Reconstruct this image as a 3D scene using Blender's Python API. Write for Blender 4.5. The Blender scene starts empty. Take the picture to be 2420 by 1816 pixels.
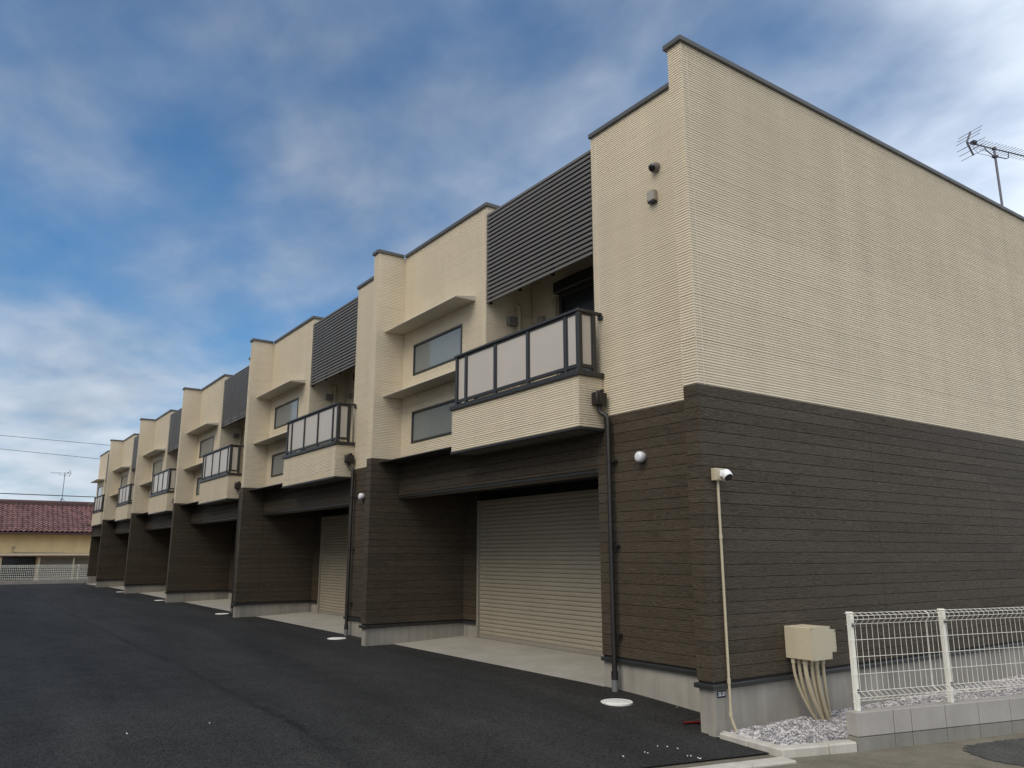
import bpy, math, random
from math import radians, sin, cos, pi
from mathutils import Vector, Matrix
random.seed(7)
S = bpy.context.scene
COL = S.collection

# ------------------------------------------------------------------ camera
CX, CY, CZ = -6.2449, -5.027, 1.6797
YAW, PITCH, ROLL = radians(35.0287), radians(12.2503), radians(-0.0447)
fw = Vector((sin(YAW)*cos(PITCH), cos(YAW)*cos(PITCH), sin(PITCH)))
rt0 = Vector((cos(YAW), -sin(YAW), 0)); up0 = rt0.cross(fw)
rt = rt0*cos(ROLL) + up0*sin(ROLL); up = up0*cos(ROLL) - rt0*sin(ROLL)
cam = bpy.data.cameras.new('camera'); cam.sensor_width = 36; cam.lens = 1855.593/2420*36
cam.clip_start = .05; cam.clip_end = 3000
co = bpy.data.objects.new('camera', cam); COL.objects.link(co)
co.matrix_world = Matrix(((rt.x, up.x, -fw.x, CX), (rt.y, up.y, -fw.y, CY), (rt.z, up.z, -fw.z, CZ), (0, 0, 0, 1)))
S.camera = co
S.render.resolution_x, S.render.resolution_y = 1024, 768

# ------------------------------------------------------------------ light
SUN_DIR = Vector((-.62, -.20, .72)).normalized()      # towards the sun
sun = bpy.data.lights.new('sun', 'SUN'); sun.energy = 1.5; sun.angle = radians(35); sun.color = (1, .91, .76)
so = bpy.data.objects.new('sun', sun); COL.objects.link(so)
so.rotation_euler = SUN_DIR.to_track_quat('Z', 'Y').to_euler()
W = bpy.data.worlds.new('World'); S.world = W; W.use_nodes = True
nt = W.node_tree; nt.nodes.clear()
def N(t, **k):
    n = nt.nodes.new(t)
    for a, b in k.items(): setattr(n, a, b)
    return n
def L(a, b): nt.links.new(a, b)
sky = N('ShaderNodeTexSky', sky_type='NISHITA'); sky.sun_disc = False
sky.sun_elevation = math.asin(SUN_DIR.z); sky.sun_rotation = math.atan2(SUN_DIR.x, SUN_DIR.y)
sky.air_density = 1.0; sky.dust_density = .3; sky.ozone_density = 3.0
tc = N('ShaderNodeTexCoord')
def M(op, a, b=None, c=None, clamp=False):
    m = N('ShaderNodeMath', operation=op, use_clamp=clamp)
    for i, v in enumerate((a, b, c)):
        if v is None: continue
        if isinstance(v, (int, float)): m.inputs[i].default_value = v
        else: L(v, m.inputs[i])
    return m.outputs[0]
def VM(op, a, b):
    m = N('ShaderNodeVectorMath', operation=op)
    L(a, m.inputs[0]); m.inputs[1].default_value = b
    return m
sepd = N('ShaderNodeSeparateXYZ'); L(tc.outputs['Generated'], sepd.inputs[0])
# cloud layer: the direction projected on a flat layer overhead, so streaks lie as they would in the sky
zc = M('MAXIMUM', sepd.outputs['Z'], .0)
inv = M('DIVIDE', 1., M('ADD', zc, .18))
cmb = N('ShaderNodeCombineXYZ')
L(M('MULTIPLY', sepd.outputs['X'], inv), cmb.inputs[0]); L(M('MULTIPLY', sepd.outputs['Y'], inv), cmb.inputs[1])
mp = N('ShaderNodeMapping'); mp.inputs['Rotation'].default_value = (0, 0, radians(-38)); mp.inputs['Scale'].default_value = (1., .78, 1.); mp.inputs['Location'].default_value = (9.2, 5.1, 0)
L(cmb.outputs[0], mp.inputs[0])
n1 = N('ShaderNodeTexNoise'); n1.inputs['Scale'].default_value = 1.35; n1.inputs['Detail'].default_value = 6; n1.inputs['Roughness'].default_value = .52; n1.inputs['Distortion'].default_value = .1
n2 = N('ShaderNodeTexNoise'); n2.inputs['Scale'].default_value = 3.6; n2.inputs['Detail'].default_value = 5; n2.inputs['Roughness'].default_value = .5; n2.inputs['Distortion'].default_value = .15
L(mp.outputs[0], n1.inputs['Vector']); L(mp.outputs[0], n2.inputs['Vector'])
HOLE = Vector((.12, .84, .53)).normalized()           # where the cloud deck breaks open
dt = VM('DOT_PRODUCT', tc.outputs['Generated'], HOLE).outputs['Value']
away = M('MULTIPLY', M('SUBTRACT', 1., dt), 1.9)         # 0 in the break, grows away from it
low = M('POWER', M('SUBTRACT', 1., zc, clamp=True), 4.)
cov = M('ADD', M('ADD', M('MULTIPLY', M('SUBTRACT', n1.outputs[0], .5), 1.9), M('MULTIPLY', M('SUBTRACT', n2.outputs[0], .5), 1.25)), M('ADD', away, M('MULTIPLY', low, .95)))
mask = N('ShaderNodeMapRange', interpolation_type='SMOOTHSTEP'); L(cov, mask.inputs[0])
mask.inputs[1].default_value = -.28; mask.inputs[2].default_value = 1.25; mask.inputs[3].default_value = .10; mask.inputs[4].default_value = .95
# cloud brightness
cb = N('ShaderNodeMapRange'); L(M('ADD', M('MULTIPLY', M('SUBTRACT', n2.outputs[0], .5), .9), M('ADD', M('MULTIPLY', away, 1.15), M('MULTIPLY', low, .30))), cb.inputs[0])
cb.inputs[1].default_value = -.1; cb.inputs[2].default_value = 1.0; cb.inputs[3].default_value = 2.7; cb.inputs[4].default_value = 9.6
cc = N('ShaderNodeMix', data_type='RGBA', blend_type='MULTIPLY'); cc.inputs[0].default_value = 1
cc.inputs[6].default_value = (.88, .965, 1.08, 1)
cbc = N('ShaderNodeCombineColor'); [L(cb.outputs[0], cbc.inputs[i]) for i in range(3)]
L(cbc.outputs[0], cc.inputs[7])
bl = N('ShaderNodeMix', data_type='RGBA', blend_type='MULTIPLY'); bl.inputs[0].default_value = 1
L(sky.outputs[0], bl.inputs[6]); bl.inputs[7].default_value = (.40, .86, 1.10, 1)
mx = N('ShaderNodeMix', data_type='RGBA'); L(mask.outputs[0], mx.inputs[0]); L(bl.outputs[2], mx.inputs[6]); L(cc.outputs[2], mx.inputs[7])
bg = N('ShaderNodeBackground'); bg.inputs[1].default_value = .1; L(mx.outputs[2], bg.inputs[0])
wo = N('ShaderNodeOutputWorld'); L(bg.outputs[0], wo.inputs[0])
S.view_settings.view_transform = 'Standard'; S.view_settings.look = 'None'
S.view_settings.exposure = 0.24; S.view_settings.gamma = 1.0; S.view_settings.use_curve_mapping = False

# ------------------------------------------------------------------ materials
MATS = {}
class NT:
    def __init__(s, m): s.t = m.node_tree; s.n = s.t.nodes; s.l = s.t.links
    def __call__(s, t, **k):
        n = s.n.new(t)
        for a, b in k.items():
            if a == 'ins':
                for i, v in b.items():
                    if hasattr(v, 'links') or isinstance(v, bpy.types.NodeSocket): s.l.new(v, n.inputs[i])
                    else: n.inputs[i].default_value = v
            else: setattr(n, a, b)
        return n
    def math(s, op, *a, clamp=False):
        n = s.n.new('ShaderNodeMath'); n.operation = op; n.use_clamp = clamp
        for i, v in enumerate(a):
            if isinstance(v, (int, float)): n.inputs[i].default_value = v
            else: s.l.new(v, n.inputs[i])
        return n.outputs[0]
    def mix(s, f, a, b, mode='MIX'):
        n = s.n.new('ShaderNodeMix'); n.data_type = 'RGBA'; n.blend_type = mode
        for i, v in ((0, f), (6, a), (7, b)):
            if isinstance(v, (int, float)): n.inputs[i].default_value = v
            elif isinstance(v, tuple): n.inputs[i].default_value = (*v, 1)
            else: s.l.new(v, n.inputs[i])
        return n.outputs[2]
    def ramp(s, v, lo, hi, a=0., b=1.):
        n = s.n.new('ShaderNodeMapRange'); s.l.new(v, n.inputs[0])
        for i, q in enumerate((lo, hi, a, b)): n.inputs[i+1].default_value = q
        return n.outputs[0]
    def noise(s, vec, scale, detail=3, rough=.5, dist=0.):
        n = s.n.new('ShaderNodeTexNoise'); s.l.new(vec, n.inputs['Vector'])
        n.inputs['Scale'].default_value = scale; n.inputs['Detail'].default_value = detail
        n.inputs['Roughness'].default_value = rough; n.inputs['Distortion'].default_value = dist
        return n.outputs[0]
    def pos(s): return s.n.new('ShaderNodeNewGeometry').outputs['Position']
    def scale(s, v, sc):
        n = s.n.new('ShaderNodeMapping'); s.l.new(v, n.inputs[0]); n.inputs['Scale'].default_value = sc; return n.outputs[0]
    def wallco(s):                      # (along wall, up) for walls that run along x or y
        sp = s.n.new('ShaderNodeSeparateXYZ'); s.l.new(s.pos(), sp.inputs[0])
        c = s.n.new('ShaderNodeCombineXYZ'); s.l.new(s.math('ADD', sp.outputs[0], sp.outputs[1]), c.inputs[0]); s.l.new(sp.outputs[2], c.inputs[1])
        return c.outputs[0]
    def bump(s, h, strength, dist=.01):
        n = s.n.new('ShaderNodeBump'); s.l.new(h, n.inputs['Height']); n.inputs['Strength'].default_value = strength; n.inputs['Distance'].default_value = dist
        return n.outputs[0]
def mat(name, col=(.5, .5, .5), rough=.6, metal=0., spec=.5, build=None):
    m = bpy.data.materials.new(name); m.use_nodes = True
    b = m.node_tree.nodes['Principled BSDF']
    b.inputs['Base Color'].default_value = (*col, 1); b.inputs['Roughness'].default_value = rough
    b.inputs['Metallic'].default_value = metal; b.inputs['Specular IOR Level'].default_value = spec
    if build:
        t = NT(m); build(t, b, t.l)
    MATS[name] = m
    return m
def weather(amount=.15, sc=3., grain=60., gb=.15, streak=True):
    def f(t, b, l):
        p = t.pos(); c = tuple(b.inputs['Base Color'].default_value[:3])
        v = t.noise(t.scale(p, (1, 1, .35 if streak else 1)), sc, 5, .6)
        g = t.noise(p, grain, 3, .6)
        k = t.math('ADD', t.ramp(v, .3, .7, 1-amount, 1+amount*.6), t.ramp(g, .3, .7, -amount*.25, amount*.25))
        cc = t('ShaderNodeCombineColor', ins={0: k, 1: k, 2: k}).outputs[0]
        l.new(t.mix(1., c, cc, 'MULTIPLY'), b.inputs['Base Color'])
        l.new(t.bump(g, gb, .004), b.inputs['Normal'])
        r = b.inputs['Roughness'].default_value
        l.new(t.ramp(v, .3, .7, r*.85, min(1, r*1.15)), b.inputs['Roughness'])
    return f
def b_siding(t, b, l):
    w0 = t.wallco(); w = t('ShaderNodeVectorMath', operation='ADD', ins={0: w0, 1: (0, -3.291+.0284375*200+.004, 0)}).outputs[0]
    br = t('ShaderNodeTexBrick', offset=.37, offset_frequency=2, squash=1.0, ins={'Vector': w, 'Scale': 1.0, 'Mortar Size': 0.0, 'Brick Width': .47, 'Row Height': .0284375, 'Color1': (.715, .625, .482, 1), 'Color2': (.745, .655, .508, 1), 'Bias': .0})
    v = t.noise(t.scale(t.pos(), (2.2, 2.2, .16)), 1.3, 4, .6); oi = t('ShaderNodeObjectInfo').outputs['Random']
    fine = t.noise(t.scale(w, (6, 60, 1)), 6, 3, .6)
    k = t.math('ADD', t.math('ADD', t.ramp(v, .3, .7, .945, 1.03), t.ramp(oi, 0, 1, -.022, .022)), t.ramp(fine, .3, .7, -.05, .05))
    cc = t('ShaderNodeCombineColor', ins={0: k, 1: k, 2: k}).outputs[0]
    l.new(t.mix(1., br.outputs[0], cc, 'MULTIPLY'), b.inputs['Base Color'])
    h = t.math('ADD', t.math('MULTIPLY', br.outputs[1], 0.), t('ShaderNodeSeparateColor', ins={0: br.outputs[0]}).outputs[0])
    l.new(t.bump(t.math('ADD', h, t.math('MULTIPLY', fine, .5)), .07, .006), b.inputs['Normal'])
def b_wood(t, b, l):
    w = t.wallco()
    # each board its own offset, then stretched grain with wandering figure
    sp = t('ShaderNodeSeparateXYZ', ins={0: w})
    row = t.math('FLOOR', t.math('DIVIDE', t.math('SUBTRACT', sp.outputs[1], .561), .11375))
    colm = t.math('FLOOR', t.math('DIVIDE', t.math('ADD', sp.outputs[0], t.math('MULTIPLY', row, .77)), 1.9))
    wn = t('ShaderNodeTexWhiteNoise', noise_dimensions='2D', ins={0: t('ShaderNodeCombineXYZ', ins={0: row, 1: colm}).outputs[0]})
    off = t('ShaderNodeCombineXYZ', ins={0: t.math('MULTIPLY', wn.outputs[0], 37.), 1: t.math('MULTIPLY', row, 3.1), 2: t.math('MULTIPLY', wn.outputs[0], 11.)}).outputs[0]
    q = t('ShaderNodeVectorMath', operation='ADD', ins={0: w, 1: off}).outputs[0]
    warp = t.noise(t.scale(q, (1.4, 7, 1)), 1.6, 3, .5)
    gy = t.math('ADD', t.math('MULTIPLY', sp.outputs[1], 95.), t.math('MULTIPLY', warp, 30.))
    ring = t.math('ADD', t.math('MULTIPLY', t.math('SINE', t.math('MULTIPLY', gy, 2.2)), .5), .5)
    fib = t.noise(t.scale(q, (5, 170, 1)), 1.0, 4, .65)
    knot = t('ShaderNodeTexVoronoi', ins={'Vector': t.scale(q, (2.6, 8.5, 1)), 'Scale': 1.})
    kn = t.ramp(knot.outputs['Distance'], .05, .16, 1., 0.)
    h = t.math('ADD', t.math('ADD', t.math('MULTIPLY', ring, .55), fib), t.math('MULTIPLY', kn, -.6))
    tone = t.math('ADD', t.ramp(h, .45, 1.3, .72, 1.22), t.ramp(wn.outputs[0], 0, 1, -.10, .10))
    cc = t('ShaderNodeCombineColor', ins={0: tone, 1: tone, 2: tone}).outputs[0]
    l.new(t.mix(1., (.074, .058, .041), cc, 'MULTIPLY'), b.inputs['Base Color'])
    l.new(t.bump(h, .5, .006), b.inputs['Normal'])
    l.new(t.ramp(h, .4, 1.3, .62, .48), b.inputs['Roughness'])
def b_conc(c, streaks=.16):
    def f(t, b, l):
        p = t.pos()
        big = t.noise(p, 1.6, 5, .6); st = t.noise(t.scale(p, (9, 9, .6)), 1.0, 4, .6); g = t.noise(p, 90, 3, .6)
        sp = t('ShaderNodeTexVoronoi', ins={'Vector': p, 'Scale': 38.}).outputs['Distance']
        pit = t.ramp(sp, .03, .09, .75, 1.)
        k = t.math('MULTIPLY', t.math('ADD', t.math('ADD', t.ramp(big, .3, .7, .86, 1.1), t.ramp(st, .35, .7, -streaks, streaks*.5)), t.ramp(g, .3, .7, -.05, .05)), pit)
        cc = t('ShaderNodeCombineColor', ins={0: k, 1: k, 2: k}).outputs[0]
        l.new(t.mix(1., c, cc, 'MULTIPLY'), b.inputs['Base Color'])
        l.new(t.bump(t.math('ADD', g, pit), .2, .003), b.inputs['Normal'])
    return f
def b_asph(t, b, l):
    p = t.pos()
    sx = t('ShaderNodeSeparateXYZ', ins={0: p})
    v1 = t('ShaderNodeTexVoronoi', ins={'Vector': p, 'Scale': 85., 'Randomness': 1.})
    v2 = t('ShaderNodeTexVoronoi', ins={'Vector': p, 'Scale': 38., 'Randomness': 1.})
    stone = t('ShaderNodeSeparateColor', ins={0: v1.outputs['Color']}).outputs[0]
    big = t.noise(p, .55, 4, .6); mid = t.noise(p, 3.2, 4, .6); long = t.noise(t.scale(p, (1.2, .16, 1)), 1., 4, .6, .4)
    # paving joint between two laid strips
    jx = t.math('ABSOLUTE', t.math('SUBTRACT', t.math('ADD', sx.outputs[0], t.math('MULTIPLY', t.math('SUBTRACT', mid, .5), .30)), -3.55))
    joint = t.math('MULTIPLY', t.ramp(jx, .01, .07, .6, 0.), t.ramp(t.noise(p, 1.1, 4, .6), .38, .58, .25, 1.))
    k = t.math('ADD', t.math('ADD', t.ramp(big, .3, .7, .8, 1.15), t.ramp(long, .3, .7, -.36, .40)), t.ramp(mid, .3, .7, -.1, .1))
    k = t.math('MULTIPLY', k, t.ramp(stone, 0, 1, .45, 1.75))
    k = t.math('MULTIPLY', k, t.math('SUBTRACT', 1., joint))
    cc = t('ShaderNodeCombineColor', ins={0: k, 1: k, 2: k}).outputs[0]
    l.new(t.mix(1., (.0235, .0225, .0212), cc, 'MULTIPLY'), b.inputs['Base Color'])
    h = t.math('ADD', t.math('MULTIPLY', v1.outputs['Distance'], -1.), t.math('MULTIPLY', v2.outputs['Distance'], -.7))
    l.new(t.bump(h, .55, .012), b.inputs['Normal'])
    l.new(t.ramp(t.math('ADD', stone, mid), .4, 1.6, .82, .62), b.inputs['Roughness'])
def b_road(t, b, l):
    p = t.pos()
    v1 = t('ShaderNodeTexVoronoi', ins={'Vector': p, 'Scale': 120.})
    stone = t('ShaderNodeSeparateColor', ins={0: v1.outputs['Color']}).outputs[0]
    big = t.noise(p, .9, 5, .62); mid = t.noise(p, 7, 5, .65)
    k = t.math('ADD', t.math('ADD', t.ramp(big, .3, .7, .78, 1.15), t.ramp(mid, .3, .7, -.14, .14)), t.ramp(stone, 0, 1, -.13, .13))
    cc = t('ShaderNodeCombineColor', ins={0: k, 1: k, 2: k}).outputs[0]
    l.new(t.mix(1., (.158, .140, .108), cc, 'MULTIPLY'), b.inputs['Base Color'])
    l.new(t.bump(t.math('ADD', t.math('MULTIPLY', v1.outputs['Distance'], -1.), mid), .3, .008), b.inputs['Normal'])
def b_patch(t, b, l):
    p = t.pos()
    v1 = t('ShaderNodeTexVoronoi', ins={'Vector': p, 'Scale': 95.})
    stone = t('ShaderNodeSeparateColor', ins={0: v1.outputs['Color']}).outputs[0]
    k = t.math('ADD', t.ramp(t.noise(p, 5, 4), .3, .7, .8, 1.2), t.ramp(stone, 0, 1, -.4, .5))
    cc = t('ShaderNodeCombineColor', ins={0: k, 1: k, 2: k}).outputs[0]
    l.new(t.mix(1., (.062, .060, .055), cc, 'MULTIPLY'), b.inputs['Base Color'])
    l.new(t.bump(t.math('MULTIPLY', v1.outputs['Distance'], -1.), .6, .01), b.inputs['Normal'])
def b_stone(t, b, l):
    n = t('ShaderNodeTexVoronoi', ins={'Vector': t.pos(), 'Scale': 26.})
    s = t('ShaderNodeSeparateColor', ins={0: n.outputs['Color']}).outputs[0]
    r = t('ShaderNodeValToRGB', ins={0: s}).outputs[0]
    e = r.node.color_ramp.elements
    e[0].color = (.20, .19, .20, 1); e[1].color = (.66, .62, .60, 1); e.new(.5).color = (.40, .375, .38, 1)
    l.new(r, b.inputs['Base Color'])
def b_lid(t, b, l):
    p = t.pos(); n = t.noise(p, 26, 5, .7); n2 = t.noise(p, 7, 3, .6)
    f = t.ramp(t.math('ADD', n, t.math('MULTIPLY', n2, .6)), .85, 1.05, 0, .85)
    l.new(t.mix(f, (.78, .76, .71), (.33, .24, .17)), b.inputs['Base Color'])
def b_tile(t, b, l):
    oi = t('ShaderNodeObjectInfo'); n = t.noise(t.pos(), 3.5, 4, .6)
    k = t.math('ADD', t.ramp(oi.outputs['Random'], 0, 1, .72, 1.2), t.ramp(n, .3, .7, -.22, .22))
    cc = t('ShaderNodeCombineColor', ins={0: k, 1: k, 2: k}).outputs[0]
    l.new(t.mix(1., (.205, .112, .104), cc, 'MULTIPLY'), b.inputs['Base Color'])

mat('siding', rough=.75, spec=.25, build=b_siding)
mat('siding_core', (.70, .62, .49), .8, build=weather(.06))
mat('wood', rough=.6, spec=.12, build=b_wood)
mat('wood_core', (.018, .016, .014), .8)
mat('trim', (.026, .026, .025), .42, build=weather(.1, 4, 80, .05))
mat('cap', (.075, .072, .067), .5, build=weather(.08, 2, 60, .04))
mat('louvre', (.125, .112, .10), .5, build=weather(.06, 3, 60, .04))
mat('louvre_back', (.008, .008, .008), .8)
mat('soffit', (.16, .145, .12), .7, build=weather(.08))
mat('hood', (.47, .43, .36), .55, build=weather(.06))
mat('concrete', rough=.85, spec=.3, build=b_conc((.33, .30, .255)))
mat('slab', rough=.8, spec=.3, build=b_conc((.36, .335, .29), .05))
mat('shutter', (.34, .295, .225), .45, build=weather(.05, 2, 80, .03))
mat('shutter_frame', (.27, .24, .195), .45, build=weather(.06))
mat('frosted', (.50, .445, .385), .34, spec=.5, build=weather(.05, 1.2, 40, .01, False))
mat('window_glass', (.17, .185, .175), .09, spec=.6, build=weather(.06, 1., 30, .005, False))
mat('white', (.80, .80, .80), .35)
mat('lamp_glass', (.74, .73, .76), .25, build=weather(.04))
mat('cream', (.52, .45, .32), .5, build=weather(.07, 6, 80, .05))
mat('conduit', (.47, .40, .275), .5, build=weather(.10, 8, 80, .05))
mat('grey_box', (.17, .16, .15), .5, build=weather(.08))
mat('vent_light', (.31, .275, .23), .5, build=weather(.06))
mat('black', (.012, .012, .013), .35)
mat('darkplastic', (.018, .015, .013), .5, build=weather(.12, 8, 60, .05))
mat('pipe_grey', (.16, .16, .16), .6, build=weather(.15))
mat('asphalt', rough=.85, spec=.22, build=b_asph)
mat('road', rough=.9, spec=.25, build=b_road)
mat('patch', rough=.9, spec=.25, build=b_patch)
mat('stone', rough=.85, spec=.3, build=b_stone)
mat('bed', (.34, .32, .315), .95, build=weather(.25, 10, 60, .4, False))
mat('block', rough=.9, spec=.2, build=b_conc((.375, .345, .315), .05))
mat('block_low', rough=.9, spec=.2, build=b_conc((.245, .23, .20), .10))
mat('mortar', (.13, .12, .105), .95, build=weather(.2, 12, 70, .3, False))
mat('kerb', rough=.85, spec=.3, build=b_conc((.50, .46, .40), .12))
mat('fence', (.80, .77, .68), .38, build=weather(.04))
mat('steel', (.13, .125, .14), .45, metal=.4)
mat('lid', rough=.7, build=b_lid)
mat('plate', (.012, .014, .035), .35)
mat('red', (.16, .008, .008), .35)
mat('tile', rough=.38, spec=.6, build=b_tile)
mat('tile_ridge', (.085, .038, .036), .55, build=weather(.25, 6, 30, .2, False))
mat('plaster', (.82, .61, .33), .9, build=weather(.12, 1.2, 40, .15))
mat('plaster_grey', (.30, .27, .22), .9, build=weather(.14, 2.2, 40, .15))
mat('house_trim', (.42, .36, .26), .7, build=weather(.15))
mat('dark_glass', (.025, .027, .028), .15)
mat('wire', (.03, .03, .035), .6)

# ------------------------------------------------------------------ mesh helpers
class MB:
    def __init__(s): s.v = []; s.f = []
    def add(s, v, f):
        o = len(s.v); s.v += [tuple(p) for p in v]; s.f += [tuple(i+o for i in q) for q in f]
    def box(s, x0, x1, y0, y1, z0, z1):
        v = [(x, y, z) for z in (z0, z1) for y in (y0, y1) for x in (x0, x1)]
        s.add(v, [(0, 2, 3, 1), (4, 5, 7, 6), (0, 1, 5, 4), (2, 6, 7, 3), (0, 4, 6, 2), (1, 3, 7, 5)]); return s
    def bbox(s, x0, x1, y0, y1, z0, z1, c=.004):
        # box with chamfered edges
        c = min(c, (x1-x0)*.3, (y1-y0)*.3, (z1-z0)*.3)
        X, Y, Z = (x0, x1), (y0, y1), (z0, z1); v = []; idx = {}
        for i in (0, 1):
            for j in (0, 1):
                for k in (0, 1):
                    sx, sy, sz = (c if i == 0 else -c), (c if j == 0 else -c), (c if k == 0 else -c)
                    for a, p in enumerate(((X[i], Y[j]+sy, Z[k]+sz), (X[i]+sx, Y[j], Z[k]+sz), (X[i]+sx, Y[j]+sy, Z[k]))):
                        idx[i, j, k, a] = len(v); v.append(p)
        f = []
        for i in (0, 1):
            q = [idx[i, 0, 0, 0], idx[i, 0, 1, 0], idx[i, 1, 1, 0], idx[i, 1, 0, 0]]; f.append(q if i == 0 else q[::-1])
            q = [idx[0, i, 0, 1], idx[1, i, 0, 1], idx[1, i, 1, 1], idx[0, i, 1, 1]]; f.append(q if i == 0 else q[::-1])
            q = [idx[0, 0, i, 2], idx[0, 1, i, 2], idx[1, 1, i, 2], idx[1, 0, i, 2]]; f.append(q if i == 0 else q[::-1])
        for i in (0, 1):
            for j in (0, 1):
                f.append([idx[i, j, 0, 0], idx[i, j, 1, 0], idx[i, j, 1, 1], idx[i, j, 0, 1]])
                f.append([idx[i, 0, j, 0], idx[i, 1, j, 0], idx[i, 1, j, 2], idx[i, 0, j, 2]])
                f.append([idx[0, i, j, 1], idx[1, i, j, 1], idx[1, i, j, 2], idx[0, i, j, 2]])
                for k in (0, 1): f.append([idx[i, j, k, a] for a in (0, 1, 2)])
        s.add(v, f); return s
    def tube(s, pts, r, n=8, cap=True):
        pts = [Vector(p) for p in pts]; rings = []; prev = None
        rr = r if isinstance(r, (list, tuple)) else [r]*len(pts)
        v = []; f = []
        for i, p in enumerate(pts):
            d = (pts[min(i+1, len(pts)-1)]-pts[max(i-1, 0)]).normalized()
            if prev is None:
                a = Vector((0, 0, 1)) if abs(d.z) < .9 else Vector((1, 0, 0))
                e1 = d.cross(a).normalized()
            else:
                e1 = (prev-d*prev.dot(d)).normalized()
            prev = e1; e2 = d.cross(e1)
            for k in range(n):
                a = 2*pi*k/n; v.append(p+(e1*cos(a)+e2*sin(a))*rr[i])
        for i in range(len(pts)-1):
            for k in range(n):
                f.append((i*n+k, i*n+(k+1) % n, (i+1)*n+(k+1) % n, (i+1)*n+k))
        if cap: f.append(tuple(range(n))[::-1]); f.append(tuple((len(pts)-1)*n+k for k in range(n)))
        s.add(v, f); return s
    def lathe(s, o, ax, prof, n=24):
        # prof: (distance along axis, radius)
        ax = Vector(ax).normalized(); a = Vector((0, 0, 1)) if abs(ax.z) < .9 else Vector((1, 0, 0))
        e1 = ax.cross(a).normalized(); e2 = ax.cross(e1); o = Vector(o); v = []; f = []
        for d, r in prof:
            for k in range(n):
                t = 2*pi*k/n; v.append(o+ax*d+(e1*cos(t)+e2*sin(t))*max(r, 1e-4))
        for i in range(len(prof)-1):
            for k in range(n): f.append((i*n+k, i*n+(k+1) % n, (i+1)*n+(k+1) % n, (i+1)*n+k))
        f.append(tuple(range(n))[::-1]); f.append(tuple((len(prof)-1)*n+k for k in range(n)))
        s.add(v, f); return s
    def prism(s, poly, z0, z1):
        n = len(poly)
        s.add([(x, y, z0) for x, y in poly]+[(x, y, z1) for x, y in poly],
              [tuple(range(n))[::-1], tuple(range(n, 2*n))]+[(i, (i+1) % n, n+(i+1) % n, n+i) for i in range(n)]); return s
    def mesh(s, name, m, smooth=False):
        me = bpy.data.meshes.new(name); me.from_pydata(s.v, [], s.f); me.validate()
        import bmesh
        bm = bmesh.new(); bm.from_mesh(me); bmesh.ops.recalc_face_normals(bm, faces=bm.faces); bm.to_mesh(me); bm.free()
        me.materials.append(MATS[m])
        if smooth:
            me.polygons.foreach_set('use_smooth', [True]*len(me.polygons))
            try: me.set_sharp_from_angle(angle=radians(40))
            except Exception: pass
        return me
    def build(s, name, m, parent=None, smooth=False):
        return link(name, s.mesh(name, m, smooth), parent)
def link(name, me, parent=None, loc=(0, 0, 0), rz=0):
    o = bpy.data.objects.new(name, me); COL.objects.link(o); o.location = loc; o.rotation_euler = (0, 0, rz)
    if parent: o.parent = parent
    return o
def empty(name, loc=(0, 0, 0), rz=0):
    o = bpy.data.objects.new(name, None); COL.objects.link(o); o.location = loc; o.rotation_euler = (0, 0, rz); o.empty_display_size = .2
    return o
def tag(o, label=None, cat=None, group=None, kind=None):
    if label: o['label'] = label
    if cat: o['category'] = cat
    if group: o['group'] = group
    if kind: o['kind'] = kind
    return o

# ------------------------------------------------------------------ ground
LD = Vector((.85, -.197, 0)).normalized(); A0 = Vector((-.61, -.745, 0))          # front edge of the lot along the road
def line_y(x): return A0.y+(x-A0.x)*LD.y/LD.x
def sm(a, b, x):
    t = max(0, min(1, (x-a)/(b-a))); return t*t*(3-2*t)
def zlot(x, y):
    d = y-line_y(x)
    return .104+.118*sm(.3, 3.1, d)-.095*sm(35, 46, y)
g = MB(); R_ = 1200
g.add([(-R_, -R_, .09), (R_, -R_, .09), (R_, R_, .09), (-R_, R_, .09)], [(0, 1, 2, 3)])
tag(g.build('road', 'road'), 'worn grey brown road surface in front of the fence and lot', 'road', kind='structure')
g = MB(); xs = [-.55, -.75, -1, -1.5, -2, -3, -4, -6, -8, -12, -20, -34]
for x in xs:
    for j in range(40):
        q = j/39; y0 = line_y(x)+.145
        y = y0+(46.0-y0)*q**2.2
        g.v.append((x, y, zlot(x, y)))
for i in range(len(xs)-1):
    for j in range(39): a = i*40+j; g.f.append((a, a+1, a+41, a+40))
nb = len(g.v); xs2 = [1.6, .6, 0, -.28, -.55]
for x in xs2:
    for j in range(40):
        q = j/39; y = .1+45.9*q**2.2
        g.v.append((x, y, zlot(x, y)))
for i in range(len(xs2)-1):
    for j in range(39): a = nb+i*40+j; g.f.append((a, a+1, a+41, a+40))
tag(g.build('asphalt_lot', 'asphalt', smooth=True), 'fresh black asphalt parking lot beside the garages', 'asphalt lot', kind='structure')
pat = [(.72, -1.60), (.80, -1.47), (.92, -1.40), (1.08, -1.385), (1.31, -1.42), (1.55, -1.49), (1.8, -1.56), (2.5, -1.74), (2.7, -2.6), (.9, -2.5), (.70, -2.05), (.66, -1.8)]
pr_ = random.Random(5); fine_ = []
for i in range(len(pat)):
    (xa, ya), (xb, yb) = pat[i], pat[(i+1) % len(pat)]
    for j in range(7): fine_.append((xa+(xb-xa)*j/7+pr_.uniform(-.022, .022), ya+(yb-ya)*j/7+pr_.uniform(-.022, .022)))
pat = fine_
g = MB(); g.add([(x, y, .0945) for x, y in pat], [tuple(range(len(pat)))])
tag(g.build('road_patch', 'patch'), 'darker coarse asphalt repair patch in the road by the block wall', 'road patch', kind='structure')

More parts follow.
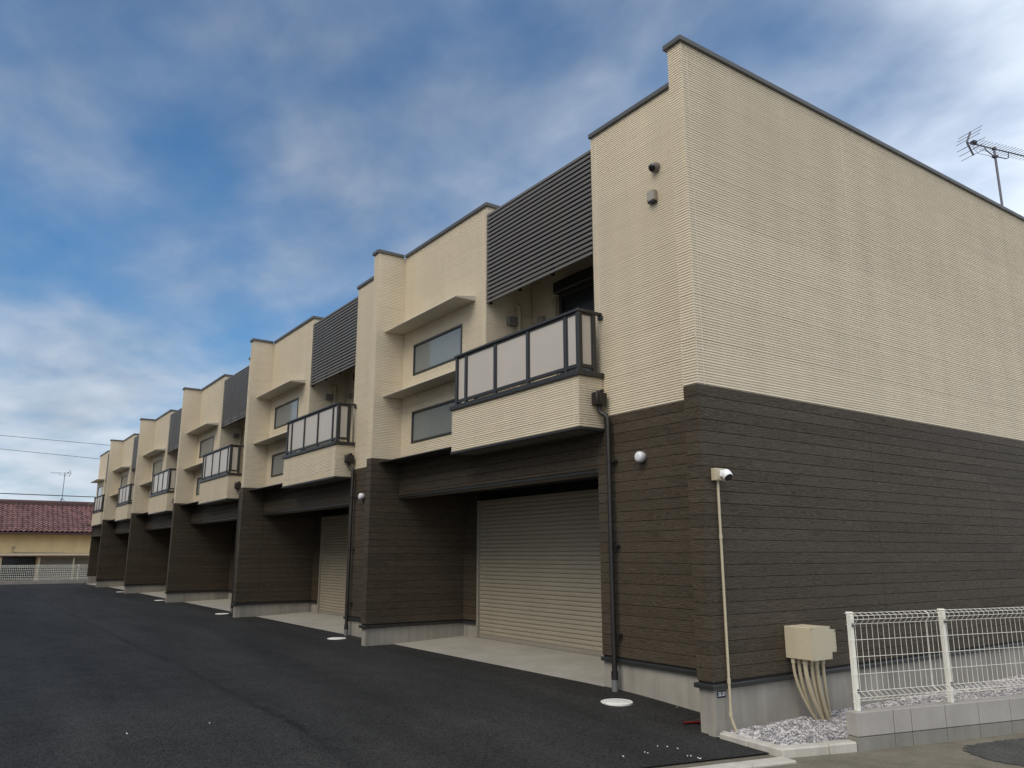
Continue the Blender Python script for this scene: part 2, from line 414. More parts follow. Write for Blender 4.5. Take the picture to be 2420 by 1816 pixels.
# ------------------------------------------------------------------ the building
P, TW, PR, WP, SL = 7.3014, .187, .536, 2.0863, 2.4867
ZT, ZD, ZF, ZB = 7.016, 3.291, .50, .561
ZBM, ZL = 2.634, 3.222; XJ, YJ = 1.336, 6.903
XE = 10.2; NU = 6; YEND = NU*P; D = .016
bld = empty('garage_apartment_building')
tag(bld, 'two storey row of beige and dark brown garage apartments with balconies', 'building')

COUNT = {'siding_panel': 0, 'plank': 0}
def rect_minus(r, holes):
    out = [r]
    for h in holes:
        nx = []
        for a0, a1, z0, z1 in out:
            b0, b1, c0, c1 = max(a0, h[0]), min(a1, h[1]), max(z0, h[2]), min(z1, h[3])
            if b0 >= b1 or c0 >= c1: nx.append((a0, a1, z0, z1)); continue
            if c0 > z0: nx.append((a0, a1, z0, c0))
            if c1 < z1: nx.append((a0, a1, c1, z1))
            if b0 > a0: nx.append((a0, b0, c0, c1))
            if b1 < a1: nx.append((b1, a1, c0, c1))
        out = nx
    return [q for q in out if q[1]-q[0] > .012 and q[3]-q[2] > .006]
RP = .455/16
def ridge_profile(z0, z1):
    pts = []
    i = math.floor((z0-ZD)/RP+1e-6)
    while ZD+i*RP < z1-1e-6:
        b = ZD+i*RP
        for z, d in ((b, .0118), (b+RP*.25, .012), (b+RP*.37, .0005*((i*7) % 4)), (b+RP*.89, .0012), (b+RP*.995, .0110)):
            if z0-1e-6 <= z <= z1+1e-6: pts.append((min(max(z, z0), z1), d))
        i += 1
    if pts[0][0] > z0+1e-6: pts.insert(0, (z0, .003))
    if pts[-1][0] < z1-1e-6: pts.append((z1, .003))
    return pts
def plank_profile(z0, z1):
    c = .004
    return [(z0+.0016, .010), (z0+.0026, .002), (z0+.006, 0.), (z1-.005, 0.), (z1-.0016, .002), (z1-.0008, .010)]
def strip(mb, axis, plane, sg, a0, a1, prof, back=D):
    # profile (z, depth behind plane) swept along the wall from a0 to a1
    def pt(a, z, d):
        q = plane-sg*d
        return (a, q, z) if axis == 'x' else (q, a, z)
    n = len(prof); v = []; f = []
    for a in (a0, a1):
        for z, d in prof: v.append(pt(a, z, d))
        v.append(pt(a, prof[-1][0], back)); v.append(pt(a, prof[0][0], back))
    m = n+2
    for i in range(m-1): f.append((i, i+1, m+i+1, m+i))
    f.append((m-1, 0, m, 2*m-1))
    f.append(tuple(range(m))); f.append(tuple(range(m, 2*m))[::-1])
    mb.add(v, f)
def fast(name, mb, m, parent):
    me = bpy.data.meshes.new(name); me.from_pydata(mb.v, [], mb.f); me.materials.append(MATS[m])
    return link(name, me, parent)
def clad(parent, axis, plane, sg, a0, a1, z0, z1, kind, single, joints=(), holes=(), gap=None):
    """cover a wall rectangle with siding panels or planks; outer face at plane, normal sg"""
    gap = gap or (.009 if kind == 'siding' else .0045)
    ed = [a0]+[j for j in sorted(joints) if a0+.05 < j < a1-.05]+[a1]
    H = .455 if kind == 'siding' else .11375
    base = ZD if kind == 'siding' else ZB
    rows = []; i = math.floor((z0-base)/H+1e-4)
    while base+i*H < z1-1e-4:
        rows.append((max(z0, base+i*H), min(z1, base+(i+1)*H))); i += 1
    rows = [r for r in rows if r[1]-r[0] > .008]
    name = 'siding_panel' if kind == 'siding' else 'plank'
    mt = 'siding' if kind == 'siding' else 'wood'
    allm = MB()
    for r0, r1 in rows:
        for c in range(len(ed)-1):
            q0 = ed[c]+(gap/2 if c else 0); q1 = ed[c+1]-(gap/2 if c < len(ed)-2 else 0)
            pieces = rect_minus((q0, q1, r0, r1), holes)
            if not pieces: continue
            mb = MB() if single else allm
            for p0, p1, s0, s1 in pieces:
                prof = ridge_profile(s0, s1) if kind == 'siding' else plank_profile(s0, s1) if s1-s0 > .02 else [(s0, .002), (s1, .002)]
                strip(mb, axis, plane, sg, p0, p1, prof)
            if single:
                COUNT[name] += 1; fix(fast(name, mb, mt, parent))
    if kind == 'siding' and len(ed) > 2:
        for j in ed[1:-1]:
            jm = MB(); strip(jm, axis, plane, sg, j-gap/2, j+gap/2, [(z0, .0035), (z1, .0035)])
            fix(fast('sealant_joint', jm, 'siding_core', parent))
    if not single and allm.v:
        o = fix(fast('siding' if kind == 'siding' else 'plank_cladding', allm, mt, parent)); o['kind'] = 'stuff'
def fix(o):
    import bmesh
    bm = bmesh.new(); bm.from_mesh(o.data); bmesh.ops.recalc_face_normals(bm, faces=bm.faces); bm.to_mesh(o.data); bm.free()
    return o
def fullwall(parent, axis, plane, sg, a0, a1, single, joints=(), pj=None, zt=ZT, z0=ZB, holes=(), zd=ZD):
    clad(parent, axis, plane, sg, a0, a1, zd, zt, 'siding', single, joints, holes)
    if z0 < zd: clad(parent, axis, plane, sg, a0, a1, z0, zd, 'wood', single, pj if pj is not None else joints, holes)
def cap(x0, x1, y0, y1, joints=()):
    m = MB()
    m.bbox(x0, x1, y0, y1, ZT-.002, ZT+.060, .006)
    return m.build('parapet_cap', 'cap', bld)
def flash(parent, x0, x1, y0, y1, z0=ZF, z1=ZF+.042):
    return MB().bbox(x0, x1, y0, y1, z0, z1, .006).build('flashing', 'trim', parent)

# --- end wall
ew = MB().box(-PR+D, XE, D, TW-.002, ZB+.004, ZT-.004)
end_wall = ew.build('end_wall', 'siding_core', bld)
m = MB().box(-PR+D-.001, XE, D-.001, TW-.004, ZB-.02, ZD-.004); m.build('backing', 'wood_core', end_wall)
JX = [-PR+.10, 2.36, 5.12, 7.9]
clad(end_wall, 'x', 0, -1, -PR+.0165, XE, ZD, ZT, 'siding', True, JX)
clad(end_wall, 'x', 0, -1, -PR+.0165, XE, ZB, ZD, 'wood', True, JX[1:])
clad(end_wall, 'y', -PR, -1, 0.0005, TW, ZD, ZT, 'siding', True)
clad(end_wall, 'y', -PR, -1, 0.0005, TW, ZB, ZD, 'wood', True)
fullwall(end_wall, 'x', TW+D-.002, 1, -PR+.02, -.02, False)
flash(end_wall, -PR-.022, XE, -.022, TW+.03)
MB().box(-PR+.02, XE, .02, TW, -.3, ZF).build('foundation', 'concrete', end_wall)
JC = [-PR-.032, 2.246, 5.08, 7.9, XE]
for i in range(4): cap(JC[i]+(.002 if i else 0), JC[i+1]-.002, -.032, TW+.04)

# --- body of the building behind the fronts
core = MB()
core.box(1.46, XE, TW+.004, YEND-.02, -.1, 6.68)
core.build('main_block', 'siding_core', bld)
MB().box(.9, XE-.02, TW+.01, YEND-.03, 6.685, 6.74).build('roof', 'cap', bld)
back = MB().box(XE+.001, XE+.15, 0, YEND, -.1, ZT).build('rear_wall', 'siding_core', bld)
fe = MB().box(.001, XE, YEND-.15, YEND, ZB, ZT-.004).build('far_end_wall', 'siding_core', bld)
fullwall(fe, 'x', YEND+D, 1, 0, XE, False, [3, 6, 9])
MB().box(-.002, 1.458, YEND-.153, YEND+.002, ZB-.02, ZL-.01).build('garage_side', 'wood_core', fe)
clad(fe, 'x', YEND-.17, -1, .0, XJ, ZB, ZBM, 'wood', False)
clad(fe, 'y', -.018, -1, YEND-.17, YEND+D, ZB, ZD-.01, 'wood', False)
MB().box(1.4405, 1.459, TW+.2, YEND-.16, .3, 3.3).build('shutter_gap_dark', 'black', bld)  # black sheet: shade of the gap above the shutters put in as colour
MB().box(.02, XE, YEND-.14, YEND-.01, -.2, ZF).build('foundation', 'concrete', fe)
cap(-.03, XE, YEND-.17, YEND+.04)

YB0, YB1, BB = 1.957, 4.881, .39
ZR, ZCB, ZBB = 4.593, 3.768, 3.148
HX, YH = .366, 4.875
WIN = (5.2575, 6.881); WZ = ((4.7206, 5.2713), (3.5348, 4.0821))
XS = 1.40

# shared meshes for repeated parts, modelled in unit 0 and moved along the row
def unit_meshes():
    u = {}
    # louvre blade: hollow looking slat
    m = MB(); y0, y1 = WP+.012, WP+SL-.012
    m.add([(0, y0, 0), (0, y0, .037), (.030, y0, .041), (.030, y0, .004), (0, y1, 0), (0, y1, .037), (.030, y1, .041), (.030, y1, .004)],
          [(0, 1, 2, 3), (7, 6, 5, 4), (0, 4, 5, 1), (1, 5, 6, 2), (2, 6, 7, 3), (3, 7, 4, 0)])
    u['blade'] = m.mesh('louvre_blade', 'louvre')
    m = MB()
    for y in (WP+.06, WP+SL*.36, WP+SL*.67, WP+SL-.06): m.box(.031, .07, y-.02, y+.02, 5.405, 6.88)
    m.box(.105, .115, WP+.005, WP+SL-.005, 5.62, 6.9)  # black sheet behind the blades puts shade into their gaps
    u['louvre_frame'] = m.mesh('louvre_screen', 'louvre_back')
    # hood
    def hood(z):
        m = MB(); ya, yb = YH, P-.001
        m.add([(-HX, ya, z), (-HX, ya, z+.012), (-.001, ya, z+.078), (-.001, ya, z), (-HX, yb, z), (-HX, yb, z+.012), (-.001, yb, z+.078), (-.001, yb, z)],
              [(0, 1, 2, 3), (7, 6, 5, 4), (0, 4, 5, 1), (1, 5, 6, 2), (2, 6, 7, 3), (3, 7, 4, 0)])
        return m.mesh('window_hood', 'hood')
    u['hood1'] = hood(5.548); u['hood2'] = hood(4.372)
    for i, (a, b) in enumerate(WZ):
        m = MB(); y0, y1 = WIN; f = .036
        m.bbox(-.012, .06, y0, y0+f, a, b, .004); m.bbox(-.012, .06, y1-f, y1, a, b, .004)
        m.bbox(-.0115, .06, y0+f, y1-f, a, a+f, .004); m.bbox(-.0115, .06, y0+f, y1-f, b-f, b, .004)
        u['frame%d' % i] = m.mesh('window', 'trim')
        u['pane%d' % i] = MB().box(.012, .02, y0+f-.004, y1-f+.004, a+f-.004, b-f+.004).mesh('pane', 'window_glass')
    # balcony
    m = MB(); m.box(-BB+D, -.001, YB0+D, YB1-D, 3.152, 3.756)
    u['balcony'] = m.mesh('balcony', 'siding_core')
    u['b_soffit'] = MB().box(-BB+.05, .0, YB0+.05, YB1-.05, 3.118, 3.15).mesh('soffit', 'soffit')
    m = MB()
    m.bbox(-BB-.012, -BB+.055, YB0-.012, YB1+.012, 3.112, 3.1475, .004)
    m.bbox(-BB+.055, -.002, YB0-.012, YB0+.055, 3.112, 3.1475, .004); m.bbox(-BB+.055, -.002, YB1-.055, YB1+.012, 3.112, 3.1475, .004)
    u['b_flash'] = m.mesh('flashing', 'trim')
    m = MB(); m.bbox(-BB-.03, -BB+.12, YB0-.03, YB1+.03, 3.762, 3.826, .006)
    m.bbox(-BB+.12, -.001, YB0-.03, YB0+.12, 3.762, 3.826, .006); m.bbox(-BB+.12, -.001, YB1-.12, YB1+.03, 3.762, 3.826, .006)
    u['coping'] = m.mesh('coping', 'trim')
    u['floor'] = MB().box(-BB+.13, .87, YB0+.13, WP+SL-.002, 3.70, 3.775).mesh('balcony_floor', 'slab')
    xf = -.355
    m = MB(); m.bbox(xf-.04, xf+.03, 1.935, 4.84, ZR-.04, ZR, .008); m.bbox(xf+.03, -.005, 1.935, 1.995, ZR-.04, ZR-.001, .008); m.bbox(xf+.03, .0, 4.77, 4.84, ZR-.04, ZR-.001, .008)
    m.bbox(-.03, -.001, 1.925, 2.005, ZR-.085, ZR-.041, .004)
    u['rail'] = m.mesh('handrail', 'trim')
    u['posts'] = []
    for y in (2.217, 3.001, 3.769, 4.535): u['posts'].append(MB().bbox(xf-.022, xf+.022, y-.022, y+.022, 3.828, ZR-.041, .004).mesh('post', 'trim'))
    u['posts'].append(MB().bbox(xf-.028, xf+.025, 1.945, 2.0, 3.828, ZR-.041, .004).mesh('post', 'trim'))
    u['posts'].append(MB().bbox(xf-.028, xf+.025, 4.765, 4.815, 3.828, ZR-.041, .004).mesh('post', 'trim'))
    u['posts'].append(MB().bbox(-.15, -.10, 1.95, 1.995, 3.828, ZR-.041, .004).mesh('post', 'trim'))
    u['posts'].append(MB().bbox(-.055, -.02, 4.77, 4.805, 3.828, ZR-.041, .004).mesh('post', 'trim'))
    u['pf'] = []; u['pg'] = []
    spans = [(2.002, 2.193), (2.241, 2.977), (3.025, 3.745), (3.793, 4.511), (4.559, 4.763)]
    for a, b in spans:
        m = MB(); z0, z1 = 3.868, ZR-.042; f = .026
        m.bbox(xf-.014, xf+.014, a, b, z0, z0+.045, .003); m.bbox(xf-.0135, xf+.0135, a, b, z1-.024, z1, .003)
        m.bbox(xf-.013, xf+.013, a, a+f*.75, z0+.045, z1-.024, .003); m.bbox(xf-.013, xf+.013, b-f*.75, b, z0+.045, z1-.024, .003)
        u['pf'].append(m.mesh('panel_frame', 'trim'))
        u['pg'].append(MB().box(xf-.004, xf+.002, a+.016, b-.016, z0+.042, z1-.02).mesh('panel', 'frosted'))
    m = MB(); y = 1.972; a, b = xf+.027, -.152; z0, z1 = 3.868, ZR-.042
    m.bbox(a, b, y-.014, y+.014, z0, z0+.045, .003); m.bbox(a, b, y-.0135, y+.0135, z1-.024, z1, .003); m.bbox(a, a+.018, y-.013, y+.013, z0+.045, z1-.024, .003); m.bbox(b-.018, b, y-.013, y+.013, z0+.045, z1-.024, .003)
    u['pf'].append(m.mesh('panel_frame', 'trim')); u['pg'].append(MB().box(a+.015, b-.015, y-.003, y+.003, z0+.042, z1-.02).mesh('panel', 'frosted'))
    # downpipe
    m = MB(); m.tube([(-.118, 1.90, 3.43), (-.118, 1.90, 3.35), (-.115, 1.885, 3.325), (-.086, 1.815, 3.275), (-.08, 1.80, 3.24), (-.08, 1.80, .34)], .030, 12)
    m.tube([(-.08, 1.80, .42), (-.08, 1.80, .335)], .039, 14)
    u['pipe'] = m.mesh('downpipe', 'darkplastic', True)
    m = MB(); m.bbox(-.205, -.04, 1.845, 1.945, 3.41, 3.565, .008); m.bbox(-.16, -.085, 1.838, 1.846, 3.415, 3.56, .003); m.tube([(-.10, 1.955, 3.585), (-.10, 1.85, 3.585)], .02, 10); m.tube([(-.12, 1.90, 3.56), (-.12, 1.90, 3.59)], .03, 10)
    u['hopper'] = m.mesh('hopper', 'darkplastic', True)
    u['sleeve'] = MB().tube([(-.08, 1.80, .35), (-.08, 1.80, .12)], .037, 14).mesh('sleeve', 'pipe_grey', True)
    m = MB(); m.box(-.06, -.002, 1.735, 1.80, -.011, .011); m.tube([(-.08, 1.80, -.014), (-.08, 1.80, .014)], .034, 12); m.tube([(-.03, 1.74, -.028), (-.03, 1.74, .028)], .006, 6)
    u['bracket'] = m.mesh('pipe_bracket', 'darkplastic')
    # garage shutter
    m = MB(); pit = .066; y0, y1 = WP+.08, YJ-.03
    prof = [(0, .018), (.003, .008), (.010, .002), (.028, 0.), (.048, .001), (.058, .004), (.0615, .010), (.063, .019), (.066, .019)]
    strip(m, 'y', XS, -1, y0, y1, [(a, b) for a, b in prof], .02)
    u['slat'] = m.mesh('shutter_slat', 'shutter')
    m = MB(); m.bbox(XS-.045, XS+.03, YJ-.045, YJ+.012, .22, 2.615, .004); m.bbox(XS-.045, XS+.03, WP+.03, WP+.085, .22, 2.615, .004)
    m.bbox(XS-.03, XS+.04, WP+.085, YJ-.045, 2.585, 2.615, .003)
    u['guide'] = m.mesh('garage_shutter', 'shutter_frame')
    m = MB(); m.bbox(XS-.012, XS+.02, WP+.085, YJ-.045, .285, .345, .004)
    for i in range(7): m.lathe((XS-.011, 2.6+i*.64, .40), (-1, 0, 0), [(0, .007), (.004, .007), (.006, .003)], 8)
    u['bar'] = m.mesh('bottom_bar', 'shutter_frame')
    u['flat'] = MB().box(XS, XS+.02, y0, y1, .3, 2.6).mesh('shutter_curtain', 'shutter')
    # recess fittings
    m = MB(); m.bbox(.38, .53, WP+SL-.09, WP+SL-.001, 5.14, 5.27, .004); u['vent'] = m.mesh('vent_cover', 'grey_box')
    m = MB(); m.bbox(.80, .874, 4.22, 4.35, 5.17, 5.285, .004); u['vent2'] = m.mesh('vent_cover', 'vent_light')
    ys = WP+SL-.055
    m = MB(); m.tube([(.585, ys, 3.8), (.585, ys, 5.38)], .037, 12); m.tube([(.585, ys, 5.34), (.585, ys, 5.42), (.572, ys, 5.46), (.54, ys, 5.475), (.50, ys, 5.465)], [.046, .046, .046, .042, .04], 12)
    m.tube([(.545, ys+.02, 3.8), (.545, ys+.02, 5.40)], .012, 8)
    u['apipe'] = m.mesh('hose_cover', 'conduit', True)
    m = MB(); m.tube([(.83, 3.935, 3.8), (.83, 3.935, 5.42)], .033, 12); m.tube([(.83, 3.935, 5.38), (.83, 3.935, 5.45), (.85, 3.935, 5.475), (.874, 3.935, 5.478)], .042, 12)
    u['apipe2'] = m.mesh('hose_cover', 'conduit', True)
    m = MB(); m.bbox(.71, .874, WP+.05, 3.83, 5.50, 5.68, .012); m.bbox(.80, .874, 3.74, 3.80, 3.8, 5.50, .004); m.bbox(.80, .874, WP+.06, WP+.12, 3.8, 5.50, .004); m.bbox(.79, .874, WP+.12, 3.74, 5.44, 5.499, .004)
    u['door'] = m.mesh('balcony_door', 'trim')
    u['doorglass'] = MB().box(.855, .866, WP+.12, 3.74, 3.8, 5.44).mesh('pane', 'dark_glass')
    return u
U = unit_meshes()

for k in range(NU):
    o = k*P; near = k < 2; yo = (0, o, 0)
    # party wall with its projecting wing (the end wall stands in for it in the first unit)
    if k:
        w = MB().box(-PR+D, 1.45, o+D, o+TW-D, ZB+.004, ZD-.004)
        w.box(-PR+D, .15, o+D, o+TW-D, ZD-.004, ZT-.004)
        pw = w.build('party_wall', 'siding_core', bld)
        MB().box(-PR+D-.001, 1.45, o+D-.001, o+TW-D+.001, ZB-.02, ZD-.005).build('backing', 'wood_core', pw)
        clad(pw, 'x', o, -1, -PR+.0165, -.0005, ZD, ZT, 'siding', k <= 2, [-PR+.10])
        clad(pw, 'x', o, -1, -PR+.0165, XJ-.0005, ZB, ZD, 'wood', k <= 2, [.0], gap=.004)
        clad(pw, 'y', -PR, -1, o+.0005, o+TW, ZD, ZT, 'siding', k <= 2)
        clad(pw, 'y', -PR, -1, o+.0005, o+TW, ZB, ZD, 'wood', k <= 2)
        fullwall(pw, 'x', o+TW, 1, -PR+.02, -.02, False)
        MB().box(-.012, -.0006, o-.004, o+.001, ZL+.02, ZT-.005).build('sealant_joint', 'siding_core', pw)
        flash(pw, -PR-.022, XJ, o-.018, o+TW+.02)
        MB().box(-PR+.02, 1.45, o+.02, o+TW-.02, -.3, ZF).build('foundation', 'concrete', pw)
        cap(-PR-.032, -.036, o-.032, o+TW+.032)
    # pier
    pr = MB().box(D, .15, o+TW-.003, o+WP-.002, ZB, ZT-.004); pr.box(.15, 1.45, o+WP-.15, o+WP-.002, ZB, ZT-.3)
    pier = pr.build('pier', 'siding_core', bld)
    MB().box(D-.001, .152, o+TW-.004, o+WP-.001, ZB-.02, ZD-.005).build('backing', 'wood_core', pier)
    MB().box(.152, 1.452, o+WP-.152, o+WP-.0005, ZB-.02, ZBM+.1).build('garage_side', 'wood_core', pier)
    clad(pier, 'y', 0, -1, o+TW+.0005, o+WP, ZD, ZT, 'siding', k < 3, [o+WP-.09])
    clad(pier, 'y', 0, -1, o+TW+.0005, o+WP, ZB, ZD, 'wood', near)
    flash(pier, -.022, .16, o+TW+.032, o+WP+.01)
    MB().box(.02, .15, o+TW, o+WP-.004, -.3, ZF).build('foundation', 'concrete', pier)
    cap(-.032, .19, o+TW+.043, o+WP+.012)
    # window wall and beam above the garage
    holes = [(o+WIN[0], o+WIN[1], a, b) for a, b in WZ]
    y0, y1 = o+WP+SL, o+P
    ww = MB()
    for a, b, c, d in rect_minus((y0+D, y1-.001, ZL+.002, ZT-.004), holes): ww.box(D, .15, a, b, c, d)
    ww.box(.15, .876, y0+D, y0+.15, 3.7, ZT-.004)
    wall = ww.build('window_wall', 'siding_core', bld)
    clad(wall, 'y', 0, -1, y0+.0005, y1-.0005, ZL+.004, ZT, 'siding', k < 3, [y0+.09], holes)
    clad(wall, 'x', y0, -1, .0165, .876, 3.78, ZT, 'siding', k < 2, [.10])
    MB().box(.16, .9, y0+.16, y1-.01, 3.3, 6.6).build('room', 'wood_core', wall)
    cap(-.032, .19, y0-.032, y1-.034 if k < NU-1 else y1+.03); cap(.192, .95, y0-.031, y0+.19)
    bm_ = MB().box(D, .24, o+WP+.001, o+P-.001, ZBM+.02, ZL)
    bm_.box(.24, 1.46, o+WP, o+P, 2.76, 3.6)
    beam = bm_.build('garage_beam', 'wood_core', bld)
    clad(beam, 'y', 0, -1, o+WP+.0005, o+P-.0005, ZBM+.045, ZL-.004, 'wood', near, [o+4.6])
    MB().bbox(-.010, .235, o+WP+.002, o+P-.002, ZBM, ZBM+.040, .005).build('flashing', 'trim', beam)
    MB().box(.012, .236, o+WP+.004, o+P-.004, ZBM-.002, ZBM+.0).build('soffit', 'soffit', beam)
    MB().bbox(-.396, -.001, o+YB1+.014, o+P-.0012, ZL-.008, ZL+.010, .002).build('ledge', 'trim', wall)
    # recess back wall
    rb = MB().box(.876+D, 1.46, o+WP-.001, o+WP+SL+.1, 3.6, 6.68); rb.box(.0, 1.0, o+WP+.001, o+WP+SL, 6.905, 6.93) if False else None
    rec = rb.build('recess_wall', 'siding_core', bld)
    clad(rec, 'y', .876, -1, o+WP, o+WP+SL-.001, 3.78, 6.68, 'siding', k < 2)
    MB().box(.12, .9, o+WP, o+WP+SL, 6.6, 6.684).build('ceiling', 'siding_core', rec)
    # garage jamb and shutter
    jb = MB().box(XJ+D, 1.46, o+YJ, o+P-.001, ZB, 2.8).build('garage_jamb', 'wood_core', bld)
    clad(jb, 'y', XJ, -1, o+YJ, o+P-.0005, ZB, 2.78, 'wood', False)
    flash(jb, XJ-.02, XJ+.03, o+YJ, o+P-.02)
    MB().box(XJ+.02, 1.46, o+YJ, o+P+.01, -.2, ZF).build('foundation', 'concrete', jb)
    sh = link('garage_shutter', U['guide'], bld, yo)
    link('bottom_bar', U['bar'], sh)
    if near:
        for i in range(34):
            s_ = link('shutter_slat', U['slat'], sh, (0, 0, .343+i*.066))
    else: link('shutter_curtain', U['flat'], sh)
    # louvre screen
    lv = link('louvre_screen', U['louvre_frame'], bld, yo)
    for i in range(22): link('louvre_blade', U['blade'], lv, (0, 0, 5.4216+i*.0672))
    # hoods and windows
    for i in (1, 2): link('window_hood', U['hood%d' % i], bld, yo)
    for i in (0, 1): link('pane', U['pane%d' % i], link('window', U['frame%d' % i], bld, yo))
    # balcony
    bc = link('balcony', U['balcony'], bld, yo)
    for nm, key in (('soffit', 'b_soffit'), ('flashing', 'b_flash'), ('coping', 'coping'), ('balcony_floor', 'floor'), ('handrail', 'rail')): link(nm, U[key], bc)
    for me in U['posts']: link('post', me, bc)
    for me in U['pf']: link('panel_frame', me, bc)
    for me in U['pg']: link('panel', me, bc)
    def rel(ob):
        ob.matrix_parent_inverse = bc.matrix_basis.inverted()
    n0 = len(bc.children)
    before = set(bc.children)
    clad(bc, 'y', -BB, -1, o+YB0+.0005, o+YB1-.0005, ZBB, 3.762, 'siding', k < 3, [o+YB0+.09])
    clad(bc, 'x', o+YB0, -1, -BB+.0165, -.0005, ZBB, 3.762, 'siding', k < 3, [-BB+.10])
    clad(bc, 'x', o+YB1, 1, -BB+.0165, -.0005, ZBB, 3.762, 'siding', False)
    for c in bc.children:
        if c not in before: rel(c)
    # downpipe
    dp = link('downpipe', U['pipe'], bld, yo); link('hopper', U['hopper'], dp); link('sleeve', U['sleeve'], dp)
    for z in (2.74, 1.77, .80): link('pipe_bracket', U['bracket'], dp, (0, 0, z))
    # fittings in the balcony recess
    link('vent_cover', U['vent'], bld, yo); link('vent_cover', U['vent2'], bld, yo); link('hose_cover', U['apipe'], bld, yo); link('hose_cover', U['apipe2'], bld, yo)
    link('pane', U['doorglass'], link('balcony_door', U['door'], bld, yo))
    # concrete apron in front of the shutter
    a = MB(); ya, yb = o+WP-.01, o+P+.025
    a.add([(0., ya, .215), (XS+.06, ya, .285), (XS+.06, yb, .285), (0., yb, .215), (0., ya, 0), (XS+.06, ya, 0), (XS+.06, yb, 0), (0., yb, 0)],
          [(0, 1, 2, 3), (4, 7, 6, 5), (0, 4, 5, 1), (1, 5, 6, 2), (2, 6, 7, 3), (3, 7, 4, 0)])
    for i in (0, 3): a.v[i] = (0., a.v[i][1], zlot(0, a.v[i][1])+.006)
    tag(a.build('garage_apron', 'slab'), 'smooth concrete slab in front of a garage shutter', 'concrete slab', 'concrete slabs before the garages', 'structure')

# ------------------------------------------------------------------ wall lamps, cameras, sensors
def lamp(y, label):
    t = empty('wall_lamp', (0, y, 2.744)); tag(t, label, 'lamp', 'round white wall lamps')
    MB().lathe((0, 0, 0), (-1, 0, 0), [(0, .052), (.012, .054), (.016, .05)], 24).build('base', 'grey_box', t, True)
    MB().lathe((-.016, 0, 0), (-1, 0, 0), [(0, .050), (.008, .058), (.025, .0625), (.05, .0625), (.068, .058), (.080, .046), (.086, .03), (.088, .0)], 28).build('globe', 'lamp_glass', t, True)
lamp(1.313, 'round white wall lamp on the brown front of the end garage unit')
lamp(P+1.425, 'round white wall lamp half hidden behind the first party wall')
t = empty('dome_camera', (0, .93, 6.108)); tag(t, 'grey dome security camera high on the beige front wall', 'security camera')
MB().lathe((0, 0, 0), (-1, 0, 0), [(0, .062), (.02, .064), (.035, .058), (.045, .05)], 28).build('base', 'grey_box', t, True)
hd = Vector((-.78, -.12, -.55)).normalized()
MB().lathe(Vector((-.045, 0, -.002))-hd*.03, hd, [(0, .03), (.012, .048), (.04, .054), (.062, .052), (.07, .046)], 28).build('housing', 'grey_box', t, True)
MB().lathe(Vector((-.045, 0, -.002))+hd*.0395, hd, [(0, .044), (.008, .040), (.014, .030), (.017, .0)], 24).build('lens', 'black', t, True)
t = empty('sensor_box', (0, .985, 5.70)); tag(t, 'small square grey box on the beige wall below the dome camera', 'box')
MB().bbox(-.068, -.001, -.058, .058, 0, .128, .006).build('housing', 'vent_light', t)
MB().bbox(-.062, -.001, -.052, .052, -.022, -.001, .004).build('base', 'black', t)
# camera with conduit on the end wall
t = empty('security_camera', (-.345, 0, 2.36)); tag(t, 'white security camera on a cream box at the brown end wall', 'security camera')
MB().bbox(-.075, .055, -.062, -.001, .0, .118, .005).build('junction_box', 'conduit', t)
m = MB().bbox(-.066, .046, -.066, -.0625, .008, .11, .002)
m.build('cover', 'cream', t)
MB().bbox(-.03, .026, -.082, -.0665, .036, .098, .006).build('mount', 'white', t)
ax = Vector((-.10, -.60, -.62)).normalized(); c0 = Vector((.022, -.098, .066))
MB().lathe(c0-ax*.035, ax, [(0, .016), (.008, .036), (.025, .046), (.05, .049), (.085, .047), (.090, .043)], 24).build('camera_body', 'white', t, True)
MB().lathe(c0+ax*.0555, ax, [(0, .040), (.004, .039), (.007, .034), (.008, .0)], 24).build('lens', 'black', t, True)
cp = empty('conduit_pipe', (-.358, -.026, .12)); tag(cp, 'thin cream conduit pipe running down the end wall from the camera', 'pipe')
m = MB().tube([(0, 0, 2.24), (0, 0, .16), (.006, -.012, .10), (.03, -.04, .0), (.04, -.05, -.03)], .0125, 10); m.build('pipe', 'conduit', cp, True)
for z in (1.72, .445, .165): MB().tube([(0, 0, z-.02), (0, 0, z+.02)], .0165, 10).build('coupling', 'conduit', cp, True)
# house number plate
t = empty('address_plate', (-.4155, .0195, .4535)); tag(t, 'small dark blue number plate reading 32-20 on the concrete foundation', 'number plate')
MB().bbox(-.056, .056, -.004, .0, -.030, .030, .001).build('plate', 'plate', t)
cu = bpy.data.curves.new('numerals', 'FONT'); cu.body = '32-20'; cu.size = .047; cu.align_x = 'CENTER'; cu.align_y = 'CENTER'; cu.offset = .0009; cu.space_character = .93
tmp = bpy.data.objects.new('tmp', cu); COL.objects.link(tmp); bpy.context.view_layer.update()
me = bpy.data.meshes.new_from_object(tmp.evaluated_get(bpy.context.evaluated_depsgraph_get())); bpy.data.objects.remove(tmp)
me.materials.clear(); me.materials.append(MATS['white'])
nu = link('numerals', me, t, (0, -.0048, 0)); nu.rotation_euler = (pi/2, 0, 0); nu.scale = (.95, 1.05, 1)
